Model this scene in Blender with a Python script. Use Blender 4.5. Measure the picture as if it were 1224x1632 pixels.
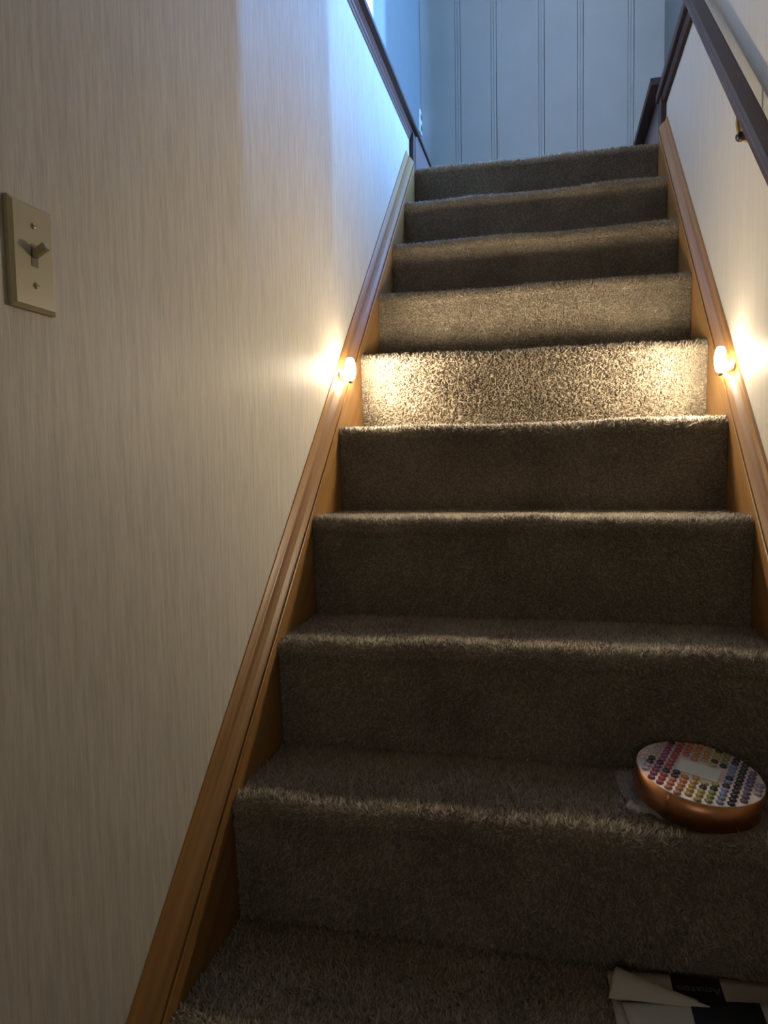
import bpy, bmesh, math, random
import numpy as np
from mathutils import Vector, Matrix

# ------------------------------------------------------------------ set-up
for o in list(bpy.data.objects):
    bpy.data.objects.remove(o, do_unlink=True)
scene = bpy.context.scene
COL = scene.collection
S = 1.1                       # drawing units -> metres
RISE, RUN, W2 = 0.19, 0.20098, 0.40178
SLOPE = RISE / RUN
ANG = math.atan(SLOPE)
XW = 0.431                    # wall planes at +-XW
random.seed(4)
rng = np.random.default_rng(7)

# ------------------------------------------------------------------ camera
F_PX = 1150.7185
yaw, pitch, roll = 0.227233, -0.068623, -0.018179
cy_, sy_, cp_, sp_ = math.cos(yaw), math.sin(yaw), math.cos(pitch), math.sin(pitch)
fwd = Vector((-sy_ * cp_, cy_ * cp_, sp_))
rgt = Vector((cy_, sy_, 0))
up = rgt.cross(fwd)
r2 = math.cos(roll) * rgt + math.sin(roll) * up
u2 = -math.sin(roll) * rgt + math.cos(roll) * up
cam = bpy.data.cameras.new('camera')
cam.sensor_fit = 'HORIZONTAL'
cam.sensor_width = 36.0
cam.lens = F_PX * 36.0 / 1224.0
cam.clip_start = 0.02
camo = bpy.data.objects.new('camera', cam)
COL.objects.link(camo)
m = Matrix((r2, u2, -fwd)).transposed().to_4x4()
m.translation = Vector((0.0575345, -0.7503881, 0.6800606)) * S
camo.matrix_world = m
scene.camera = camo

# ------------------------------------------------------------------ light levels
LED, LED_RIM = 690.0, 58.0    # radiance of the night lights: front of the lens, its rim
LED_COL = (1.0, 0.845, 0.61)
SIDE_1, SIDE_2 = 500.0, 560.0   # daylight in the two hall sidelights
WIN_L = 3.4                   # daylight in the window by the landing
SKY = (0.17, 0.43, 1.0)
BACK_FILL = 1.6                    # weak fill added behind the camera to lift the risers
world = bpy.data.worlds.new('world')
scene.world = world
world.use_nodes = True
bg = world.node_tree.nodes['Background']
bg.inputs[0].default_value = (0.30, 0.42, 0.70, 1)
bg.inputs[1].default_value = 0.02
vs = scene.view_settings
vs.view_transform = 'Standard'
vs.look = 'None'
vs.exposure = 0.3
vs.gamma = 1.0
vs.use_curve_mapping = False


# ------------------------------------------------------------------ materials
def new_mat(name):
    mt = bpy.data.materials.new(name)
    mt.use_nodes = True
    nt = mt.node_tree
    b = nt.nodes['Principled BSDF']
    return mt, nt, b


def N(nt, t, **kw):
    n = nt.nodes.new(t)
    for k, v in kw.items():
        setattr(n, k, v)
    return n


def ramp(nt, fac, stops):
    r = N(nt, 'ShaderNodeValToRGB')
    els = r.color_ramp.elements
    while len(els) < len(stops):
        els.new(0.5)
    for e, (p_, c) in zip(els, stops):
        e.position = p_
        e.color = (*c, 1)
    nt.links.new(fac, r.inputs[0])
    return r.outputs[0]


def coords(nt, scale=(1, 1, 1), rot=(0, 0, 0), src='Object'):
    tc = N(nt, 'ShaderNodeTexCoord')
    mp = N(nt, 'ShaderNodeMapping')
    mp.inputs['Scale'].default_value = scale
    mp.inputs['Rotation'].default_value = rot
    nt.links.new(tc.outputs[src], mp.inputs[0])
    return mp.outputs[0]


def noise(nt, vec, scale=5, detail=3, rough=0.5):
    n = N(nt, 'ShaderNodeTexNoise')
    n.inputs['Scale'].default_value = scale
    n.inputs['Detail'].default_value = detail
    n.inputs['Roughness'].default_value = rough
    nt.links.new(vec, n.inputs['Vector'])
    return n.outputs['Fac']


def bump(nt, b, h, dist, strength=1.0):
    bp = N(nt, 'ShaderNodeBump')
    bp.inputs['Distance'].default_value = dist
    bp.inputs['Strength'].default_value = strength
    nt.links.new(h, bp.inputs['Height'])
    nt.links.new(bp.outputs[0], b.inputs['Normal'])


def plain(name, col, rough=0.5, metal=0.0, var=0.06, scale=30, coat=0.0):
    mt, nt, b = new_mat(name)
    f = noise(nt, coords(nt), scale, 3)
    c0 = tuple(max(0, c * (1 - var)) for c in col)
    c1 = tuple(min(1, c * (1 + var)) for c in col)
    nt.links.new(ramp(nt, f, [(0.3, c0), (0.7, c1)]), b.inputs['Base Color'])
    b.inputs['Roughness'].default_value = rough
    b.inputs['Metallic'].default_value = metal
    b.inputs['Coat Weight'].default_value = coat
    return mt


def emit(name, col, strength):
    mt = bpy.data.materials.new(name)
    mt.use_nodes = True
    nt = mt.node_tree
    nt.nodes.clear()
    e = N(nt, 'ShaderNodeEmission')
    e.inputs[0].default_value = (*col, 1)
    e.inputs[1].default_value = strength
    o = N(nt, 'ShaderNodeOutputMaterial')
    nt.links.new(e.outputs[0], o.inputs[0])
    return mt


def wood(name, c0, c1, c2, rough=0.35, rot=0.0, coat=0.3):
    """grain runs along local y (turned by rot about x for the sloping boards)"""
    mt, nt, b = new_mat(name)
    v = coords(nt, (60, 1.6, 60), (0, 0, 0))
    if rot:
        tc = N(nt, 'ShaderNodeTexCoord')
        vr = N(nt, 'ShaderNodeVectorRotate', rotation_type='X_AXIS')
        vr.inputs['Angle'].default_value = -rot
        nt.links.new(tc.outputs['Object'], vr.inputs['Vector'])
        mp = N(nt, 'ShaderNodeMapping')
        mp.inputs['Scale'].default_value = (45, 2.2, 45)
        nt.links.new(vr.outputs[0], mp.inputs[0])
        v = mp.outputs[0]
    f = noise(nt, v, 1.0, 5, 0.6)
    nt.links.new(ramp(nt, f, [(0.28, c0), (0.5, c1), (0.75, c2)]), b.inputs['Base Color'])
    f2 = noise(nt, v, 2.5, 4, 0.6)
    bump(nt, b, f2, 0.0006, 0.5)
    b.inputs['Roughness'].default_value = rough
    b.inputs['Coat Weight'].default_value = coat
    b.inputs['Coat Roughness'].default_value = 0.25
    b.inputs['Specular IOR Level'].default_value = 0.38
    return mt


def wallpaper(name, c0, c1, axis_scale, amp, strength=0.8, rough=0.55):
    mt, nt, b = new_mat(name)
    v = coords(nt, axis_scale)
    f = noise(nt, v, 1.0, 4, 0.65)
    v2 = coords(nt, tuple(a * 0.37 for a in axis_scale))
    f2 = noise(nt, v2, 1.0, 2, 0.5)
    mx = N(nt, 'ShaderNodeMath', operation='MULTIPLY_ADD')
    mx.inputs[1].default_value = 0.5
    nt.links.new(f2, mx.inputs[0])
    hf = N(nt, 'ShaderNodeMath', operation='MULTIPLY')
    hf.inputs[1].default_value = 0.5
    nt.links.new(f, hf.inputs[0])
    nt.links.new(hf.outputs[0], mx.inputs[2])
    nt.links.new(ramp(nt, mx.outputs[0], [(0.36, c0), (0.62, c1)]), b.inputs['Base Color'])
    bump(nt, b, f, amp, strength)
    b.inputs['Roughness'].default_value = rough
    b.inputs['Specular IOR Level'].default_value = 0.35
    return mt


def carpet(name, pile):
    mt, nt, b = new_mat(name)
    big = noise(nt, coords(nt), 7, 4, 0.55)
    base = ramp(nt, big, [(0.30, (0.24, 0.198, 0.150)), (0.62, (0.345, 0.292, 0.222))])
    if pile:
        g = N(nt, 'ShaderNodeNewGeometry')
        fr = ramp(nt, g.outputs['Random Per Island'], [(0.0, (0.62, 0.61, 0.60)), (1.0, (1.22, 1.21, 1.18))])
    else:
        fr = ramp(nt, noise(nt, coords(nt), 420, 2), [(0.3, (0.45, 0.44, 0.43)), (0.7, (0.95, 0.94, 0.92))])
    mx = N(nt, 'ShaderNodeMix', data_type='RGBA', blend_type='MULTIPLY')
    mx.inputs[0].default_value = 1.0
    nt.links.new(base, mx.inputs[6])
    nt.links.new(fr, mx.inputs[7])
    nt.links.new(mx.outputs[2], b.inputs['Base Color'])
    b.inputs['Roughness'].default_value = 0.9
    b.inputs['Specular IOR Level'].default_value = 0.15
    b.inputs['Sheen Weight'].default_value = 0.15
    return mt


M = {}
M['carpet'] = carpet('carpet backing', False)
M['pile'] = carpet('carpet pile', True)
M['paper_l'] = wallpaper('grasscloth wallpaper', (0.405, 0.372, 0.318), (0.53, 0.49, 0.42), (10, 350, 26), 0.0006, 0.6)
M['paper_r'] = wallpaper('cream wallpaper', (0.45, 0.42, 0.365), (0.50, 0.47, 0.41), (10, 160, 14), 0.0004, 0.4)
M['plaster'] = plain('pale upper wall', (0.20, 0.205, 0.20), 0.7, var=0.03)
M['brown_wall'] = plain('brown panelled back wall', (0.16, 0.11, 0.07), 0.6)
M['backing'] = plain('panel backing', (0.20, 0.22, 0.23), 0.8)
M['panel'] = plain('painted wall panelling', (0.52, 0.50, 0.455), 0.55, var=0.03, scale=6)
M['ceil'] = plain('white ceiling', (0.32, 0.27, 0.21), 0.85, var=0.02)
M['skirt'] = wood('honey stained pine', (0.175, 0.080, 0.019), (0.255, 0.126, 0.036), (0.32, 0.170, 0.055), 0.46, ANG, 0.05)
M['dark_slope'] = wood('dark stained rail', (0.038, 0.018, 0.014), (0.060, 0.028, 0.022), (0.085, 0.042, 0.032), 0.5, ANG, 0.0)
M['dark'] = wood('dark stained wood', (0.026, 0.012, 0.009), (0.042, 0.020, 0.014), (0.060, 0.030, 0.021), 0.5, 0.0, 0.05)
M['brown'] = wood('brown varnished wood', (0.11, 0.070, 0.062), (0.15, 0.098, 0.088), (0.19, 0.125, 0.112), 0.28)
M['ivory'] = plain('ivory plastic', (0.42, 0.36, 0.22), 0.32, var=0.02)
M['ivory_dark'] = plain('switch slot', (0.10, 0.075, 0.04), 0.5)
M['white_plastic'] = plain('white plastic', (0.75, 0.75, 0.74), 0.35, var=0.02)
M['lens'] = emit('lit frosted lens front', LED_COL, LED)
M['lens_rim'] = emit('lit frosted lens rim', LED_COL, LED_RIM)
M['grey_metal'] = plain('grey metal', (0.35, 0.34, 0.33), 0.35, 0.8)
M['black'] = plain('black plastic', (0.012, 0.011, 0.011), 0.4)
M['brass'] = plain('aged brass', (0.55, 0.38, 0.14), 0.28, 1.0)
M['side1'] = emit('daylit pane near', SKY, SIDE_1)
M['side2'] = emit('daylit pane far', SKY, SIDE_2)
M['winpane'] = emit('daylit pane landing', (0.95, 0.94, 0.97), WIN_L)
M['fill_pane'] = emit('added fill pane', (1.0, 0.93, 0.84), BACK_FILL)


# ------------------------------------------------------------------ mesh helpers
def tag(o, label=None, cat=None, group=None, kind=None):
    if label: o['label'] = label
    if cat: o['category'] = cat
    if group: o['group'] = group
    if kind: o['kind'] = kind
    return o


def empty(name, loc, rot=None):
    o = bpy.data.objects.new(name, None)
    o.empty_display_size = 0.05
    COL.objects.link(o)
    o.location = Vector(loc) * S
    if rot is not None:
        o.rotation_euler = rot
    return o


def root_loc(parent, local):
    if parent is None or local:
        return np.zeros(3)
    p_, tot = parent, np.zeros(3)
    while p_ is not None:
        tot += np.array(p_.location)
        p_ = p_.parent
    return tot


def mesh(name, V, F, mat, parent=None, smooth=False, local=False, origin=None):
    """V in drawing units (world, or the parent's own axes when local)"""
    V = np.asarray(V, float).reshape(-1, 3) * S
    off = root_loc(parent, local)
    loc = np.zeros(3)
    if parent is None:
        lo, hi = V.min(0), V.max(0)
        loc = np.array([(lo[0] + hi[0]) / 2, (lo[1] + hi[1]) / 2, lo[2]]) if origin is None else np.array(origin) * S
    V = V - off - loc
    me = bpy.data.meshes.new(name)
    me.from_pydata(V.tolist(), [], [list(map(int, f)) for f in F])
    me.update()
    if smooth:
        me.shade_smooth()
    o = bpy.data.objects.new(name, me)
    COL.objects.link(o)
    o.location = loc
    if parent is not None:
        o.parent = parent
    if mat is not None:
        me.materials.append(mat if not isinstance(mat, str) else M[mat])
    return o


def bm_out(bm):
    bm.normal_update()
    bm.verts.ensure_lookup_table()
    V = [v.co[:] for v in bm.verts]
    F = [[v.index for v in f.verts] for f in bm.faces]
    bm.free()
    return V, F


def box_vf(x0, x1, y0, y1, z0, z1, bev=0.0, seg=2):
    bm = bmesh.new()
    bmesh.ops.create_cube(bm, size=1)
    for v in bm.verts:
        v.co = Vector(((x0 + x1) / 2 + v.co.x * (x1 - x0), (y0 + y1) / 2 + v.co.y * (y1 - y0), (z0 + z1) / 2 + v.co.z * (z1 - z0)))
    if bev:
        bmesh.ops.bevel(bm, geom=bm.edges[:], offset=bev, segments=seg, affect='EDGES', profile=0.5)
    bm.verts.index_update()
    return bm_out(bm)


def box(name, ext, mat, parent=None, bev=0.0, local=False, seg=2, **k):
    V, F = box_vf(*ext, bev, seg)
    return mesh(name, V, F, mat, parent, local=local, **k)


def join(parts):
    V, F = [], []
    for v, f in parts:
        n = len(V)
        V += [tuple(q) for q in v]
        F += [[i + n for i in g] for g in f]
    return V, F


def sweep_vf(prof, y0, y1, slope=0.0, flip=False, nseg=1):
    """closed (x, z) profile pushed along y, rising with slope; vertical end cuts"""
    n = len(prof)
    V, F = [], []
    for i in range(nseg + 1):
        y = y0 + (y1 - y0) * i / nseg
        V += [(x, y, z + slope * y) for x, z in prof]
    for i in range(nseg):
        for j in range(n):
            a, b_ = i * n + j, i * n + (j + 1) % n
            F.append([a, b_, b_ + n, a + n])
    F.append(list(range(n))[::-1])
    F.append([nseg * n + j for j in range(n)])
    bm = bmesh.new()
    vs_ = [bm.verts.new(v) for v in V]
    for f in F:
        bm.faces.new([vs_[i] for i in f])
    bmesh.ops.recalc_face_normals(bm, faces=bm.faces[:])
    bm.verts.index_update()
    return bm_out(bm)


def sweep(name, prof, y0, y1, mat, parent=None, slope=0.0, **k):
    V, F = sweep_vf(prof, y0, y1, slope)
    return mesh(name, V, F, mat, parent, **k)


def lathe_vf(prof, c, axis='z', seg=32, sx=1.0):
    """prof: (radius, height along axis); c centre"""
    V, F = [], []
    n = len(prof)
    for i in range(seg):
        a = 2 * math.pi * i / seg
        for r, h in prof:
            u, v = r * math.cos(a), r * math.sin(a)
            if axis == 'z': V.append((c[0] + u, c[1] + v, c[2] + h))
            elif axis == 'x': V.append((c[0] + sx * h, c[1] + u, c[2] + v))
            else: V.append((c[0] + u, c[1] + h, c[2] + v))
    for i in range(seg):
        k = (i + 1) % seg
        for j in range(n - 1):
            F.append([i * n + j, k * n + j, k * n + j + 1, i * n + j + 1])
    F.append([i * n for i in range(seg)][::-1])
    F.append([i * n + n - 1 for i in range(seg)])
    bm = bmesh.new()
    vs_ = [bm.verts.new(v) for v in V]
    for f in F:
        bm.faces.new([vs_[i] for i in f])
    bmesh.ops.remove_doubles(bm, verts=bm.verts[:], dist=1e-6)
    bmesh.ops.recalc_face_normals(bm, faces=bm.faces[:])
    bm.verts.index_update()
    return bm_out(bm)


def struct(o):
    o['kind'] = 'structure'
    return o


# ------------------------------------------------------------------ setting
YB, YF = -2.6, 3.2            # back wall, far wall
ZF, ZC = -0.38, 4.15          # lower floor, ceiling
ZL = 1.895                    # upper floor / ledge level
YE = 1.915                    # where the stairwell side walls end at the landing
YJ = 1.30                     # jamb of the hall opening on the right
XU = 0.612                    # recessed walls above the ledges
XH = 1.95                     # hall wall with the sidelights

struct(box('floor', (-XW - 0.25, XW + 0.25, YB - .1, 0.30, ZF - 0.12, ZF), 'carpet'))
# stairwell side walls, below the ledge
struct(box('wall_left', (-XU - 0.14, -XW, YB, YE - 0.004, ZF - 0.1, 1.8525), 'paper_l', origin=(0, 0, 0)))
struct(box('wall_right', (XW, XW + 0.14, YB, YE - 0.004, ZF - 0.1, ZL - 0.03), 'paper_r', origin=(0, 0, 0)))
struct(box('wall_right_upper', (XW, XW + 0.14, YB, YJ, ZL - 0.03, ZC), 'paper_r', origin=(0, 0, 0)))
struct(box('wall_back', (-XU - .14, XW + .14, YB - .1, YB, ZF - .1, ZC), 'brown_wall'))
w = struct(empty('window_4', (0, YB, 0.75)))  # unseen fill light in window form, added to brighten the risers
box('pane', (-0.38, 0.38, YB + .004, YB + .012, 0.80, 1.40), 'fill_pane', w)
V, F = join([box_vf(-.42, -.38, YB + .0005, YB + .02, .76, 1.44), box_vf(.38, .42, YB + .0005, YB + .02, .76, 1.44), box_vf(-.38, .38, YB + .0005, YB + .02, .76, .80), box_vf(-.38, .38, YB + .0005, YB + .02, 1.40, 1.44)])
mesh('window_frame', V, F, 'white_plastic', w)
struct(box('ceiling', (-XU - .2, XH + .1, YB - .1, YF + .1, ZC, ZC + .1), 'ceil'))
struct(box('ceiling_lower', (-XU - .1, XW + .14, YB - .1, -0.15, 1.78, 1.80), 'ceil'))
struct(box('wall_header', (-XU - .1, XW + .14, -0.15, -0.05, 1.78, ZC), 'paper_r'))
# landing and the upper floor round it
struct(box('floor_upper_right', (XW + 0.035, XH, YE, YF, ZL - 0.2, ZL), 'carpet'))
struct(box('floor_upper_hall', (XW + 0.141, XH, YJ - 0.3, YE - 0.001, ZL - 0.2, ZL - 0.004), 'carpet'))
struct(box('floor_upper_left', (-XU - .14, -XW - 0.03, YE, YF, ZL - 0.2, ZL), 'carpet'))
struct(box('floor_upper_far', (-XW - 0.029, XW + 0.034, 2.62, YF, ZL - 0.2, ZL), 'carpet'))
# recessed wall over the left ledge with its window
WY0, WY1, WZ0, WZ1 = 1.15, 2.10, 2.22, 3.45
V, F = join([box_vf(-XU - .1, -XU, YB, WY0, 1.8535, ZC), box_vf(-XU - .1, -XU, WY1, YF, ZL + .0005, ZC),
             box_vf(-XU - .1, -XU, WY0, WY1, 1.8535, WZ0), box_vf(-XU - .1, -XU, WY0, WY1, WZ1, ZC)])
struct(mesh('wall_left_upper', V, F, 'plaster', origin=(0, 0, 0)))
w = struct(empty('window_1', (-XU - .05, (WY0 + WY1) / 2, WZ0)))
box('pane', (-XU - .07, -XU - .06, WY0 + .03, WY1 - .03, WZ0 + .03, WZ1 - .03), 'winpane', w)
V, F = join([box_vf(-XU - .08, -XU + .012, WY0 - .0, WY0 + .035, WZ0, WZ1), box_vf(-XU - .08, -XU + .004, WY1 - .03, WY1, WZ0, WZ1),
             box_vf(-XU - .08, -XU + .012, WY0 + .035, WY1 - .03, WZ0, WZ0 + .035), box_vf(-XU - .08, -XU + .012, WY0 + .035, WY1 - .03, WZ1 - .035, WZ1),
             box_vf(-XU - .075, -XU - .03, WY0 + .035, WY1 - .03, (WZ0 + WZ1) / 2 - .02, (WZ0 + WZ1) / 2 + .02)])
mesh('window_frame', V, F, 'white_plastic', w)
# recessed wall at the far right and the hall wall with two sidelights
struct(box('wall_right_recess', (XU, XU + .1, 2.63, YF, ZL + .0005, ZC), 'plaster'))
struct(box('wall_hall_near', (XW + .14, XH, YJ - .4, YJ - .3, ZL - .2, ZC), 'brown_wall'))
SL = [(1.985, 2.055), (2.875, 2.945)]
SZ0, SZ1 = ZL + 0.12, 3.75
V, F = join([box_vf(XH, XH + .1, YJ - .4, SL[0][0], ZL - .2, ZC), box_vf(XH, XH + .1, SL[0][1], SL[1][0], ZL - .2, ZC), box_vf(XH, XH + .1, SL[1][1], YF + .1, ZL - .2, ZC)] +
            [box_vf(XH, XH + .1, a, b_, ZL - .2, SZ0) for a, b_ in SL] + [box_vf(XH, XH + .1, a, b_, SZ1, ZC) for a, b_ in SL])
struct(mesh('wall_hall', V, F, 'brown_wall'))
for i, (a, b_) in enumerate(SL):
    w = struct(empty('window_%d' % (i + 2), (XH + .05, (a + b_) / 2, SZ0)))
    box('pane', (XH + .001, XH + .01, a + .002, b_ - .002, SZ0 + .002, SZ1 - .002), 'side%d' % (i + 1), w)

# far wall: painted panelling, every board its own piece
far = struct(box('wall_far', (-XU - .1, XH + .1, YF, YF + .1, ZL - .2, ZC), 'backing'))


def plank(x0, x1, depth):
    box('panel_board', (x0, x1, YF - depth, YF - .0005, ZL, ZC), 'panel', far, bev=0.0007, seg=1)


GRV = [-0.425, -0.238, 0.004, 0.196, 0.440]
x = -XU + .0005
for g in GRV:
    plank(x, g - 0.0008, 0.012)
    plank(g + 0.0008, g + 0.0125, 0.0115)
    plank(g + 0.0137, g + 0.0262, 0.0115)
    x = g + 0.0288
plank(x, XU - .0005, 0.012)
for a, b_ in ((XU + .101, 1.0), (1.003, 1.4), (1.403, XH - .001)):
    plank(a, b_, 0.012)

# ------------------------------------------------------------------ skirt boards up the stair (trim_1 left, trim_2 right)
def skirt(idx, sgn, prof_top, y1):
    t = struct(empty('trim_%d' % idx, (sgn * 0.416, -0.45, ZF)))
    xi = W2
    gx, gz, rx, rz, wz = prof_top
    pb = [(xi, -0.30), (xi, gz - 0.0125), (xi + 0.0012, gz - 0.0102), (XW - 0.0005, gz - 0.0102), (XW - 0.0005, -0.30)]
    sweep('skirt_board', [(sgn * a, z) for a, z in pb], -0.42, y1, 'skirt', t, SLOPE)
    pm = [(0.411, gz - 0.0100), (0.411, gz - 0.0042), (gx + 0.0015, gz - 0.0042), (gx, gz - 0.002), (gx + 0.0012, gz + 0.002), (gx + (rx - gx) * .35, gz + (rz - gz) * .48), (gx + (rx - gx) * .7, gz + (rz - gz) * .80), (rx - 0.001, rz - 0.0012),
          (rx, rz + 0.001), (rx + 0.0012, rz + 0.005), (rx + 0.0030, rz + 0.010), (XW - 0.0026, wz - 0.001), (XW - 0.0005, wz), (XW - 0.0005, gz - 0.0100)]
    sweep('cap_moulding', [(sgn * a, z) for a, z in pm], -0.42, y1, 'skirt', t, SLOPE)
    return t


skirt(1, -1, (0.4035, 0.018, 0.4225, 0.043, 0.061), 1.80)
skirt(2, 1, (0.4035, 0.025, 0.4230, 0.046, 0.058), 1.825)

# ------------------------------------------------------------------ ledge trim at the upper floor
t = struct(empty('trim_3', (-XW, 1.0, 1.80)))       # left ledge: moulding, cap, end post
pm = [(-XW + .0005, 1.824), (-XW + .003, 1.824), (-XW + .0045, 1.829), (-XW + .004, 1.832), (-XW + .0065, 1.834), (-XW + .008, 1.839), (-XW + .0075, 1.842), (-XW + .010, 1.844), (-XW + .014, 1.849), (-XW + .0155, 1.8525), (-XW + .0005, 1.8525)]
sweep('cove_moulding', pm, -.045, 1.862, 'brown', t)
box('ledge_cap', (-XU - .02, -XW + .030, -.045, YE + .002, 1.853, 1.869), 'dark', t, bev=0.004)
box('end_post', (-XW + .0005, -XW + .016, 1.864, YE, 1.70, 1.8525), 'dark', t, bev=0.002)
t = struct(empty('trim_4', (XW, 1.0, 1.80)))        # right ledge
pm = [(XW - .0005, 1.840), (XW - .010, 1.842), (XW - .014, 1.852), (XW - .016, 1.862), (XW - .0005, 1.864)]
sweep('cove_moulding', pm, YJ + .001, 1.862, 'dark', t)
box('ledge_cap', (XW - .026, XW + .145, YJ + .001, YE + .002, 1.8655, ZL), 'dark', t, bev=0.004)
box('end_post', (XW - .018, XW - .0005, 1.850, YE, 1.70, 1.864), 'dark', t, bev=0.002)
t = struct(empty('baseboard_left', (-XW, 2.2, 1.71)))   # low boards at the landing sides
box('board', (-XW - .029, -XW - .004, YE + .003, 2.61, 1.69, 1.918), 'brown', t)
box('cap', (-XW - .029, -XW + .004, YE + .003, 2.61, 1.9185, 1.932), 'dark', t, bev=0.002)
t = struct(empty('baseboard_right', (XW, 2.2, 1.71)))
box('board', (XW - .006, XW + .033, YE + .003, 2.61, 1.69, 1.930), 'brown', t)
box('cap', (XW - .042, XW + .033, YE + .003, 2.61, 1.9305, 1.956), 'dark', t, bev=0.003)

# ------------------------------------------------------------------ carpeted staircase
stairs = empty('staircase', (0, -0.2, ZF))
tag(stairs, 'steep straight staircase covered in thick beige carpet between the wooden skirt boards', 'staircase')
OV = 0.012      # riser foot set back behind the nosing
IN = 0.0045     # backing lies this far under the tips of the pile


DZ = {9: -.006, 8: .0025, 7: .002, 5: -.006, 4: -.001, 3: .003, 1: .0015}


def top(k):
    return k * RISE + DZ.get(k, 0.0)


def step_profile(k, last=False):
    """(y, z) of the carpet backing: riser foot, riser, rounded nosing, tread"""
    y0, z0, z1 = k * RUN, top(k - 1), top(k)
    rn = 0.017
    P = []
    for f in np.linspace(0, 1, 26):
        zz = z0 - 0.004 + (z1 - 0.034 - z0) * f
        P.append((y0 + IN + 0.0042 + OV * (1 - f), zz))
    for a in np.linspace(-40, 90, 16):
        P.append((y0 + rn + IN - rn * math.cos(math.radians(a)), z1 - rn - IN + rn * math.sin(math.radians(a))))
    yend = (y0 + RUN + OV + 0.02) if not last else 2.615
    for f in np.linspace(0.03, 1, 26 if not last else 60):
        P.append((y0 + rn + IN + (yend - y0 - rn - IN) * f, z1 - IN - 0.002 * math.sin(min(1, f) * math.pi)))
    return np.array(P)


def wobble(k):
    r = np.random.default_rng(100 + k)
    ph = r.uniform(0, 6.28, 6)
    am = r.uniform(0.4, 1.0, 6) * 0.0016

    def fz(x):
        return am[0] * np.sin(7 * x + ph[0]) + am[1] * np.sin(15 * x + ph[1]) + am[2] * np.sin(31 * x + ph[2]) * .6

    def fy(x):
        return am[3] * np.sin(6 * x + ph[3]) + am[4] * np.sin(14 * x + ph[4]) + am[5] * np.sin(27 * x + ph[5]) * .6
    return fz, fy


def step_surface(P, k, s, x):
    """point and normal on the wobbly backing for arc parameter s in 0..len-1"""
    fz, fy = wobble(k)

    def at(s_):
        i = np.clip(np.floor(s_).astype(int), 0, len(P) - 2)
        f = (s_ - i)[:, None]
        q = P[i] * (1 - f) + P[i + 1] * f
        wz = np.exp(-((q[:, 1] - k * RISE) / 0.05) ** 2) * np.exp(-np.clip(q[:, 0] - k * RUN, 0, 9) ** 2 / 0.006)
        bul = np.sin(np.clip((q[:, 1] - (k - 1) * RISE) / RISE, 0, 1) * math.pi) * 0.004
        yy = q[:, 0] + fy(x) * wz - bul * (0.4 + 0.6 * np.sin(5 * x + k)) * (q[:, 0] < k * RUN + 0.03)
        zz = q[:, 1] + fz(x) * wz * 1.6
        return np.stack([x, yy, zz], 1)
    p_ = at(s)
    d = at(np.minimum(s + 0.3, len(P) - 1.001)) - at(np.maximum(s - 0.3, 0))
    n = np.stack([np.zeros(len(x)), -d[:, 2], d[:, 1]], 1)
    n /= np.linalg.norm(n, axis=1)[:, None] + 1e-9
    return p_, n


def raw_mesh(name, V, F, mat, parent, smooth=False):
    """fast path: V (n,3) in drawing units, F (m,3|4) ints"""
    V = np.asarray(V) * S - root_loc(parent, False)
    me = bpy.data.meshes.new(name)
    nf, nv = F.shape
    me.vertices.add(len(V))
    me.vertices.foreach_set('co', V.astype(np.float32).ravel())
    me.loops.add(nf * nv)
    me.loops.foreach_set('vertex_index', F.astype(np.int32).ravel())
    me.polygons.add(nf)
    me.polygons.foreach_set('loop_start', np.arange(0, nf * nv, nv, dtype=np.int32))
    me.update(calc_edges=True)
    me.validate()
    if smooth:
        me.shade_smooth()
    me.materials.append(M[mat])
    o = bpy.data.objects.new(name, me)
    COL.objects.link(o)
    o.parent = parent
    return o


def tufts(p_, n, rad, length, r, cell):
    m_ = len(p_)
    t1 = np.cross(n, np.array([1.0, 0, 0]))
    t1 /= np.linalg.norm(t1, axis=1)[:, None] + 1e-9
    t2 = np.cross(n, t1)
    a0 = r.uniform(0, 6.28, m_)
    tab = r.normal(0, 0.42, (4096, 2))
    lean = tab[cell % 4096] + r.normal(0, 0.35, (m_, 2))
    hl = r.uniform(0.7, 1.2, 4096)
    ln = length * hl[(cell * 7 + 3) % 4096] * r.uniform(0.8, 1.15, m_)
    tip = p_ + (n + t1 * lean[:, :1] + t2 * lean[:, 1:]) * ln[:, None]
    V = np.empty((m_, 4, 3))
    for j in range(3):
        a = a0 + j * 2.0944
        V[:, j] = p_ + (t1 * np.cos(a)[:, None] + t2 * np.sin(a)[:, None]) * rad - n * 0.001 + (tip - p_) * 0.25 * 0
    V[:, 3] = tip
    b_ = (np.arange(m_) * 4)[:, None]
    F = np.concatenate([b_ + [0, 1, 3], b_ + [1, 2, 3], b_ + [2, 0, 3]], 0)
    return V.reshape(-1, 3), F


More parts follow.
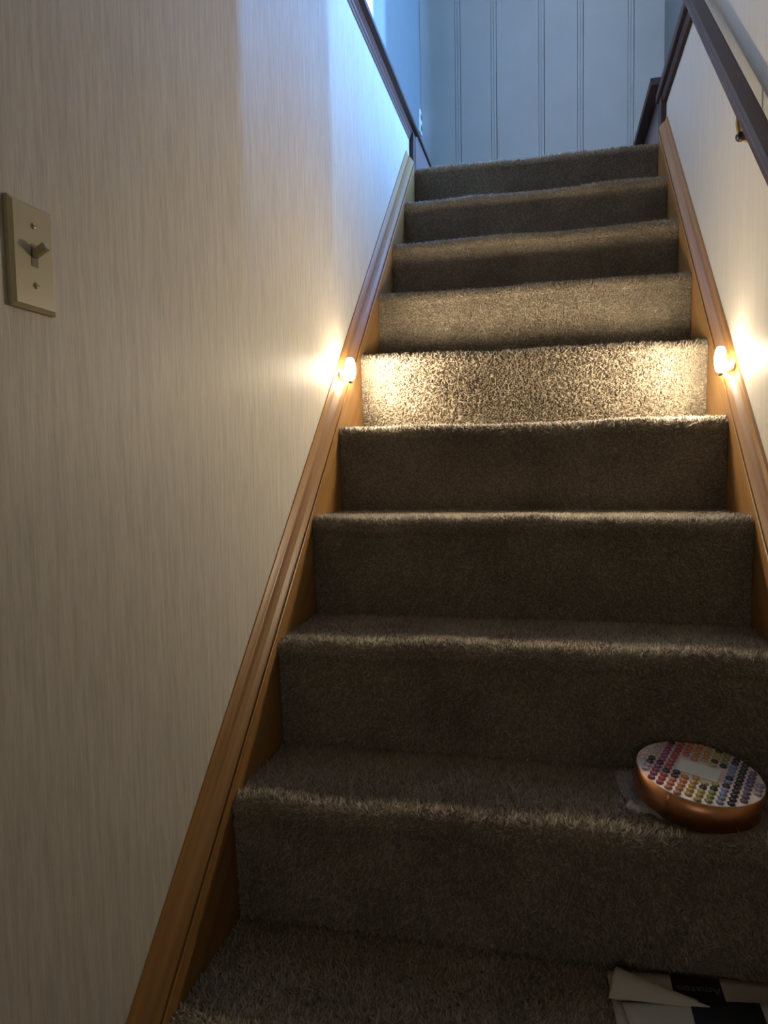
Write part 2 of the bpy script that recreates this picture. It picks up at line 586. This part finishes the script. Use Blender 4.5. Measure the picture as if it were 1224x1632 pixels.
core = []
for k in range(-1, 10):
    core.append(box_vf(-XW + .0005, XW - .0005, k * RUN + 0.035, (k + 1) * RUN + 0.0349 if k < 9 else 2.615, ZF - .1, k * RISE - 0.016))
mesh('core', *join(core), 'carpet', stairs)
for k in range(-1, 10):
    last = (k == 9)
    P = step_profile(k, last)
    nx = 90
    xs = np.linspace(-W2 - 0.0015, W2 + 0.0015, nx)
    ns = len(P)
    SS, XX = np.meshgrid(np.arange(ns, dtype=float), xs, indexing='ij')
    pts, nor = step_surface(P, k, SS.ravel(), XX.ravel())
    i, j = np.meshgrid(np.arange(ns - 1), np.arange(nx - 1), indexing='ij')
    a = (i * nx + j).ravel()
    F = np.stack([a, a + 1, a + nx + 1, a + nx], 1)
    st = raw_mesh('carpeted_step', pts, F, 'carpet', stairs, True)
    if k < 0:
        continue
    # pile: tufts scattered evenly by length along the profile
    seg = np.linalg.norm(np.diff(P, axis=0), axis=1)
    cum = np.concatenate([[0], np.cumsum(seg)])
    length = cum[-1] if not last else cum[-1] * 0.42
    sp = 0.0031 if 4 <= k <= 7 else 0.0035
    if k == 0:
        sp = 0.004
    na, nb = int(length / sp), int(2 * W2 / sp)
    A, B = np.meshgrid((np.arange(na) + .5) * length / na, -W2 + (np.arange(nb) + .5) * 2 * W2 / nb, indexing='ij')
    r = np.random.default_rng(k + 50)
    A = np.clip(A.ravel() + r.uniform(-.5, .5, na * nb) * sp, 0, length)
    B = np.clip(B.ravel() + r.uniform(-.5, .5, na * nb) * sp, -W2 + .0008, W2 - .0008)
    if k == 0:
        keep = A > length * 0.45
        A, B = A[keep], B[keep]
    s = np.interp(A, cum, np.arange(ns))
    p_, n_ = step_surface(P, k, s, B)
    if k == 1:      # the pile is pressed flat under the round box
        keep = ~(((p_[:, 0] - 0.262) ** 2 + (p_[:, 1] - 0.303) ** 2 < 0.087 ** 2) & (p_[:, 1] > 0.212))
        p_, n_, A, B = p_[keep], n_[keep], A[keep], B[keep]
    cell = (np.floor(A / 0.0052).astype(int) * 131 + np.floor(B / 0.0052 + 500 + 0.37 * np.floor(A / 0.0052)).astype(int) * 17)
    V, F = tufts(p_, n_, 0.0024, 0.0080, r, cell)
    V[:, 0] = np.clip(V[:, 0], -W2 + .0008, W2 - .0008)
    pl = raw_mesh('carpet_pile', V, F, 'pile', st)
    pl['kind'] = 'stuff'

# ------------------------------------------------------------------ night lights on the skirt boards
def night_light(sgn, c, label):
    t = tag(empty('night_light', (c[0] + sgn * .008, c[1], c[2] - .026)), label, 'night light', 'pair of stick-on stair lights')
    V, F = lathe_vf([(0.0095, -0.0185), (0.0105, -0.0175), (0.0105, 0.0)], (c[0] + sgn * .0045, c[1] + .004, c[2] - .0135), 'x', 36, -sgn)
    mesh('base', V, F, 'white_plastic', t, True)
    V, F = lathe_vf([(0.0146, 0.0001), (0.0245, 0.001), (0.0262, 0.004), (0.0265, 0.008), (0.0255, 0.0110)], (c[0] + sgn * .0045, c[1], c[2]), 'x', 40, -sgn)
    rim = mesh('lens', V, F, 'lens_rim', t, True)
    V, F = lathe_vf([(0.0254, 0.0112), (0.024, 0.0128), (0.018, 0.0146), (0.009, 0.0156), (0.0001, 0.0159)], (c[0] + sgn * .0045, c[1], c[2]), 'x', 40, -sgn)
    mesh('lens_front', V, F, 'lens', rim, True)
    V, F = box_vf(c[0] - sgn * .002 - .004, c[0] - sgn * .002 + .004, c[1] - .006, c[1] + .006, c[2] - .033, c[2] - .0262, 0.002)
    mesh('release_tab', V, F, 'black', t)
    return t


night_light(-1, (-0.398, 0.889, 0.898), 'glowing round night light stuck on the left skirt board by the wallpaper')
night_light(1, (0.398, 0.857, 0.877), 'glowing round night light stuck on the right skirt board below the handrail')

# ------------------------------------------------------------------ light switch on the left wall
sw = tag(empty('light_switch', (-XW, -0.134, 0.833)), 'ivory toggle light switch plate on the textured left wallpaper', 'light switch')
xf = -XW + 0.0068
bm = bmesh.new()
y0, y1, z0, z1 = -0.1655, -0.1045, 0.8315, 0.9325
ins = 0.0042
vv = [bm.verts.new((-XW + .0003, a, b_)) for a, b_ in ((y0, z0), (y1, z0), (y1, z1), (y0, z1))]
vm = [bm.verts.new((-XW + .0042, a, b_)) for a, b_ in ((y0, z0), (y1, z0), (y1, z1), (y0, z1))]
vt = [bm.verts.new((xf, a, b_)) for a, b_ in ((y0 + ins, z0 + ins), (y1 - ins, z0 + ins), (y1 - ins, z1 - ins), (y0 + ins, z1 - ins))]
for q in range(4):
    bm.faces.new((vv[q], vv[(q + 1) % 4], vm[(q + 1) % 4], vm[q]))
    bm.faces.new((vm[q], vm[(q + 1) % 4], vt[(q + 1) % 4], vt[q]))
bm.faces.new(vt)
bmesh.ops.recalc_face_normals(bm, faces=bm.faces[:])
bm.verts.index_update()
V, F = bm_out(bm)
mesh('plate', V, F, 'ivory', sw)
yc, zc = -0.135, 0.8835
box('slot', (xf - .001, xf + .0004, yc - .0045, yc + .0045, zc - .0105, zc + .0105), 'ivory_dark', sw)
# toggle lever tipped up
V, F = box_vf(-.0036, .0036, -.004, .004, 0, .017, .0012)
R_ = Matrix.Rotation(math.radians(62), 4, 'Y')
V = [tuple((R_ @ Vector(v)) + Vector((xf - .001, yc, zc + .0005))) for v in V]
V = [(a, yc + (b_ - yc) * (1.0 if a > xf + .006 else 0.85), c) for a, b_, c in V]
mesh('toggle', V, F, 'ivory', sw)
for zz in (0.9115, 0.8555):
    V, F = lathe_vf([(0.0001, .0018), (0.0022, .0014), (0.0032, 0.0), (0.0032, -.0005)][::-1], (xf, yc, zz), 'x', 16)
    scr = mesh('screw', V, F, 'ivory', sw, True)
    box('screw_slot', (xf + .0012, xf + .0021, yc - .0026, yc + .0026, zz - .0005, zz + .0005), 'ivory_dark', scr)

# ------------------------------------------------------------------ handrail
hr = tag(empty('handrail', (XW, 0.6, 1.0)), 'dark brown sloping wooden handrail fixed along the right wall', 'handrail')
zt, zb = 0.672, 0.640
xi, xo = 0.3745, 0.410
pr = [(xi, zb + .006), (xi + .005, zb), (xo - .005, zb), (xo, zb + .006), (xo, zt - .006), (xo - .006, zt), (xi + .006, zt), (xi + .0015, zt - .005), (xi + .0025, zt - .011), (xi, zt - .014)]
sweep('rail', pr, -0.9, 1.62, 'dark_slope', hr, SLOPE)
for yb in (0.725, -0.45, 1.45):
    zr = zb + SLOPE * yb
    b0 = empty('bracket', (XW, yb, zr - .03))
    b0.parent = hr
    b0.location = Vector((XW, yb, zr - .03)) * S - hr.location
    pts_ = [(XW - .001, yb, zr - .074), (XW - .020, yb, zr - .072), (XW - .033, yb, zr - .062), (XW - .036, yb, zr + .002)]
    cu = bpy.data.curves.new('arm', 'CURVE')
    cu.dimensions = '3D'
    cu.bevel_depth = 0.0042 * S
    cu.bevel_resolution = 3
    spn = cu.splines.new('BEZIER')
    spn.bezier_points.add(len(pts_) - 1)
    for bp_, q in zip(spn.bezier_points, pts_):
        bp_.co = (Vector(q) - Vector((XW, yb, zr - .03))) * S
        bp_.handle_left_type = bp_.handle_right_type = 'AUTO'
    tmp = bpy.data.objects.new('arm', cu)
    COL.objects.link(tmp)
    dg = bpy.context.evaluated_depsgraph_get()
    me = bpy.data.meshes.new_from_object(tmp.evaluated_get(dg))
    bpy.data.objects.remove(tmp)
    ao = bpy.data.objects.new('arm', me)
    COL.objects.link(ao)
    ao.parent = b0
    me.materials.clear()
    me.materials.append(M['brass'])
    V, F = lathe_vf([(0.0001, .006), (0.008, .005), (0.012, .002), (0.0125, 0.0002)][::-1], (XW, yb, zr - .074), 'x', 20, -1)
    mesh('rosette', V, F, 'brass', b0, True)
    V, F = lathe_vf([(0.0001, -.009), (0.005, -.0078), (0.0082, -.004), (0.009, 0), (0.0082, .004), (0.005, .0078), (0.0001, .009)], (XW - .034, yb, zr - .064), 'y', 18)
    mesh('elbow', V, F, 'black', b0, True)

# ------------------------------------------------------------------ power outlet on the recessed upper wall
ot = tag(empty('power_outlet', (-XU, 3.15, 2.41)), 'small white outlet plate on the pale wall above the left ledge, near the corner', 'outlet')
box('plate', (-XU + .0005, -XU + .008, 3.115, 3.183, 2.41, 2.525), 'white_plastic', ot, bev=.002)
for zz in (2.440, 2.495):
    box('socket', (-XU + .0075, -XU + .010, 3.132, 3.166, zz - .014, zz + .014), 'ivory_dark', ot, bev=.001)

# ------------------------------------------------------------------ round box of gem stickers on the first full tread
TC = (0.2600, 0.3075, 0.2395)
n_up = Vector((0.0885, -0.112, 1.0)).normalized()
xa = Vector((1, 0, -0.0885)).normalized()
xa = (xa - n_up * xa.dot(n_up)).normalized()
ya = n_up.cross(xa)
tm = Matrix((xa, ya, n_up)).transposed().to_4x4()
gb = tag(empty('gem_box', TC), 'round copper-sided box with a lid of colourful gem stickers, tilted on the carpeted step', 'box')
gb.rotation_mode = 'QUATERNION'
gb.rotation_quaternion = (tm @ Matrix.Rotation(math.radians(-21), 4, 'Z')).to_quaternion()
RB = 0.0835


def arc_band(name, a0, a1, z0, z1, r_out, mat, th=0.0012, seg=40):
    V, F = [], []
    for i_ in range(seg + 1):
        a = math.radians(a0 + (a1 - a0) * i_ / seg)
        for rr, zz in ((r_out, z0), (r_out, z1), (r_out - th, z1), (r_out - th, z0)):
            V.append((rr * math.cos(a), rr * math.sin(a), zz))
    for i_ in range(seg):
        for j_ in range(4):
            q = i_ * 4 + j_
            q2 = i_ * 4 + (j_ + 1) % 4
            F.append([q, q + 4, q2 + 4, q2])
    F.append([0, 1, 2, 3])
    F.append([seg * 4 + q for q in (3, 2, 1, 0)])
    return mesh(name, V, F, mat, gb, True, local=True)


mt, nt, b = new_mat('copper foil')
f = noise(nt, coords(nt), 18, 3)
nt.links.new(ramp(nt, f, [(0.3, (0.62, 0.27, 0.12)), (0.7, (0.74, 0.36, 0.18))]), b.inputs['Base Color'])
b.inputs['Metallic'].default_value = 1.0
b.inputs['Roughness'].default_value = 0.38
M['copper'] = mt
M['lid_card'] = plain('pale glossy lid card', (0.56, 0.46, 0.44), 0.35, var=0.05)
M['label_card'] = plain('off-white label', (0.60, 0.60, 0.50), 0.5, var=0.03)
V, F = lathe_vf([(RB - .016, -.0415), (RB - .013, -.041), (RB - .0025, -.036), (RB - .0025, -.0035), (RB - .004, -.003)], (0, 0, 0), 'z', 56)
mesh('base', V, F, 'black', gb, True, local=True)
arc_band('copper_band', -112, 79, -.040, -.0008, RB - .0008, 'copper')
arc_band('copper_band', 76, 256, -.038, -.0008, RB, 'copper')
V, F = lathe_vf([(RB - .001, -.0028), (RB - .0002, -.0022), (RB - .0003, -.0004), (RB - .0016, 0.0)], (0, 0, 0), 'z', 56)
mesh('lid', V, F, 'lid_card', gb, False, local=True)
box('lid_label', (-.028, .026, -.017, .019, 0.0001, .0012), 'label_card', gb, local=True)
HUES = [(0.60, 0.52, 0.52), (0.50, 0.40, 0.42), (0.28, 0.06, 0.16), (0.42, 0.07, 0.08), (0.50, 0.16, 0.11), (0.50, 0.21, 0.08), (0.50, 0.30, 0.09),
        (0.42, 0.36, 0.10), (0.24, 0.27, 0.08), (0.20, 0.25, 0.45), (0.035, 0.03, 0.045), (0.13, 0.09, 0.17), (0.30, 0.26, 0.34)]
for i, h in enumerate(HUES):
    gm = plain('gem %d' % i, tuple(0.85 * c + 0.02 for c in h) if i != 10 else h, 0.12, var=0.05, coat=0.6)
    M['gem%d' % i] = gm
gem_me = {}
pitch_x, pitch_y = 0.0126, 0.0118
rg = random.Random(3)
for ci in range(13):
    gx = (ci - 6) * pitch_x
    for ri in range(-8, 9):
        gy = ri * pitch_y + (pitch_y / 2 if ci % 2 else 0)
        if math.hypot(gx, gy) > RB - .0052:
            continue
        if -.034 < gx < .032 and -.022 < gy < .024:
            continue
        if ci not in gem_me:
            pr = [(0.0054, 0.0), (0.0052, 0.0012), (0.0038, 0.0026), (0.0020, 0.0031), (0.0001, 0.0031)]
            V, F = lathe_vf(pr, (0, 0, 0), 'z', 8)
            g = mesh('gem', V, F, M['gem%d' % ci], gb, False, local=True)
            gem_me[ci] = g.data
        else:
            g = bpy.data.objects.new('gem', gem_me[ci])
            COL.objects.link(g)
            g.parent = gb
        g.location = Vector((gx, gy, 0.0002)) * S
        if rg.random() < 0.16 and 0 < ci < 12:
            g.material_slots[0].link = 'OBJECT'
            g.material_slots[0].material = M['gem10']

# clear wrapper lying half under the box
mt, nt, b = new_mat('clear film')
b.inputs['Base Color'].default_value = (0.9, 0.9, 0.88, 1)
b.inputs['Roughness'].default_value = 0.12
b.inputs['Alpha'].default_value = 0.09
b.inputs['Specular IOR Level'].default_value = 0.8
bump(nt, b, noise(nt, coords(nt), 60, 3), 0.002, 0.6)
M['film'] = mt
r = np.random.default_rng(5)
V, F = [], []
nu, nv = 14, 12
for i in range(nu):
    for j in range(nv):
        u, v = i / (nu - 1), j / (nv - 1)
        xx = 0.155 + 0.048 * u + 0.006 * math.sin(v * 5)
        yy = 0.232 + 0.13 * v + 0.012 * u
        zz = 0.1945 + 0.004 + 0.016 * (1 - u) * (0.5 + 0.5 * math.sin(v * 7 + 1)) + 0.003 * r.uniform(-1, 1)
        V.append((xx, yy, zz))
for i in range(nu - 1):
    for j in range(nv - 1):
        a = i * nv + j
        F.append([a, a + nv, a + nv + 1, a + 1])
wr = mesh('plastic_wrapper', V, F, 'film', None, True)
tag(wr, 'crumpled clear plastic film sticking out beside the round copper box', 'wrapper')
sol = wr.modifiers.new('thick', 'SOLIDIFY')
sol.thickness = 0.0006

# ------------------------------------------------------------------ papers at the foot
def printed(name, white, blocks):
    """paper with flat dark printed rectangles: blocks (x0,x1,y0,y1) in local metres"""
    mt, nt, b = new_mat(name)
    tc = N(nt, 'ShaderNodeTexCoord')
    sp = N(nt, 'ShaderNodeSeparateXYZ')
    nt.links.new(tc.outputs['Object'], sp.inputs[0])
    col = None
    f = noise(nt, tc.outputs['Object'], 25, 3)
    col = ramp(nt, f, [(0.3, tuple(c * .93 for c in white)), (0.7, white)])
    for (x0, x1, y0, y1, ink) in blocks:
        fac = None
        for outp, op, val in (('X', 'GREATER_THAN', x0), ('X', 'LESS_THAN', x1), ('Y', 'GREATER_THAN', y0), ('Y', 'LESS_THAN', y1)):
            g = N(nt, 'ShaderNodeMath', operation=op)
            g.inputs[1].default_value = val
            nt.links.new(sp.outputs[outp], g.inputs[0])
            if fac is None:
                fac = g.outputs[0]
            else:
                mu = N(nt, 'ShaderNodeMath', operation='MULTIPLY')
                nt.links.new(fac, mu.inputs[0])
                nt.links.new(g.outputs[0], mu.inputs[1])
                fac = mu.outputs[0]
        mx = N(nt, 'ShaderNodeMix', data_type='RGBA')
        nt.links.new(fac, mx.inputs[0])
        nt.links.new(col, mx.inputs[6])
        mx.inputs[7].default_value = (*ink, 1)
        col = mx.outputs[2]
    nt.links.new(col, b.inputs['Base Color'])
    b.inputs['Roughness'].default_value = 0.45
    return mt


def sheet(name, corners, hfun, mat, nu=24, nv=14, parent=None, th=0.0006, org=None):
    c = [Vector(q) for q in corners]        # back-left, back-right, front-right, front-left
    V, F = [], []
    for i in range(nu):
        for j in range(nv):
            u, v = i / (nu - 1), j / (nv - 1)
            q = (c[0] * (1 - u) + c[1] * u) * (1 - v) + (c[3] * (1 - u) + c[2] * u) * v
            V.append((q.x, q.y, q.z + hfun(u, v)))
    for i in range(nu - 1):
        for j in range(nv - 1):
            a = i * nv + j
            F.append([a, a + 1, a + nv + 1, a + nv])
    o = mesh(name, V, F, mat, parent, True, origin=org)
    sl = o.modifiers.new('thick', 'SOLIDIFY')
    sl.thickness = th
    return o


INK = (0.008, 0.008, 0.012)
O1 = (0.26, 0.13, 0.004)
M['print1'] = printed('cream leaflet print', (0.44, 0.39, 0.33), [((0.207 - O1[0]) * S, (0.268 - O1[0]) * S, (0.135 - O1[1]) * S, (0.30 - O1[1]) * S, INK)])
s1 = sheet('leaflet', [(0.128, 0.196, .005), (0.385, 0.224, .005), (0.389, 0.085, .006), (0.136, 0.060, .005)], lambda u, v: 0.003 * math.sin(3 * u + 1) * (1 - v), M['print1'], org=O1)
tag(s1, 'flat cream leaflet with a black printed block, under the other paper', 'leaflet')
# lettering printed on the black block (upside down to the camera)
fc = bpy.data.curves.new('lettering', 'FONT')
fc.body = 'Amazon'
fc.size = 0.016 * S
fc.extrude = 0.0001
ft = bpy.data.objects.new('lettering', fc)
COL.objects.link(ft)
dg = bpy.context.evaluated_depsgraph_get()
me = bpy.data.meshes.new_from_object(ft.evaluated_get(dg))
bpy.data.objects.remove(ft)
M['ink_pale'] = plain('pale print', (0.11, 0.107, 0.104), 0.5)
me.materials.clear()
me.materials.append(M['ink_pale'])
lt = bpy.data.objects.new('lettering', me)
COL.objects.link(lt)
lt.parent = s1
lt.location = Vector((0.2645 - O1[0], 0.188 - O1[1], 0.0098 - O1[2])) * S
lt.rotation_euler = (0, 0, math.radians(186))
O2 = (0.26, 0.10, 0.010)
M['print2'] = printed('folded leaflet print', (0.46, 0.43, 0.35), [((0.222 - O2[0]) * S, (0.305 - O2[0]) * S, (0.02 - O2[1]) * S, (0.30 - O2[1]) * S, INK)])
s2 = sheet('folded_leaflet', [(0.142, 0.136, .010), (0.385, 0.182, .010), (0.389, 0.040, .009), (0.160, 0.015, .009)], lambda u, v: (0.002 + 0.003 * math.sin(u * 4.2)) * (1 - v), M['print2'], org=O2)
tag(s2, 'folded white leaflet with a large black block, on top of the papers', 'leaflet')
M['flap'] = plain('cream paper', (0.47, 0.43, 0.35), 0.5, var=0.04)
for q, (dz, off) in enumerate(((0.0, 0.0), (0.006, -0.006))):
    sheet('flap', [(0.142, 0.199 + off, .011 + dz), (0.238, 0.155 + off, .012 + dz * .3), (0.262, 0.150 + off, .012 + dz * .3), (0.132 + off, 0.142 + off, .010 + dz)],
          lambda u, v: 0.010 * math.sin(math.pi * v) * (1 - u) + 0.002 * math.sin(6 * v) * (1 - u), M['flap'], parent=s2)

# ------------------------------------------------------------------ flecks of lint
M['lint'] = plain('white lint', (0.7, 0.7, 0.68), 0.9)
for (x, y, z), lab in (((0.020, 0.405, 0.197), 'tiny white fleck of lint on the carpet at the back of the tread'),
                       ((0.0195, 0.218, 0.008), 'tiny white fleck of lint on the dark tread near the papers')):
    bm = bmesh.new()
    bmesh.ops.create_icosphere(bm, subdivisions=1, radius=0.0022)
    for v in bm.verts:
        v.co = v.co * random.uniform(0.6, 1.3) + Vector((x, y, z))
    bm.verts.index_update()
    V, F = bm_out(bm)
    tag(mesh('lint_fleck', V, F, 'lint'), lab, 'lint')
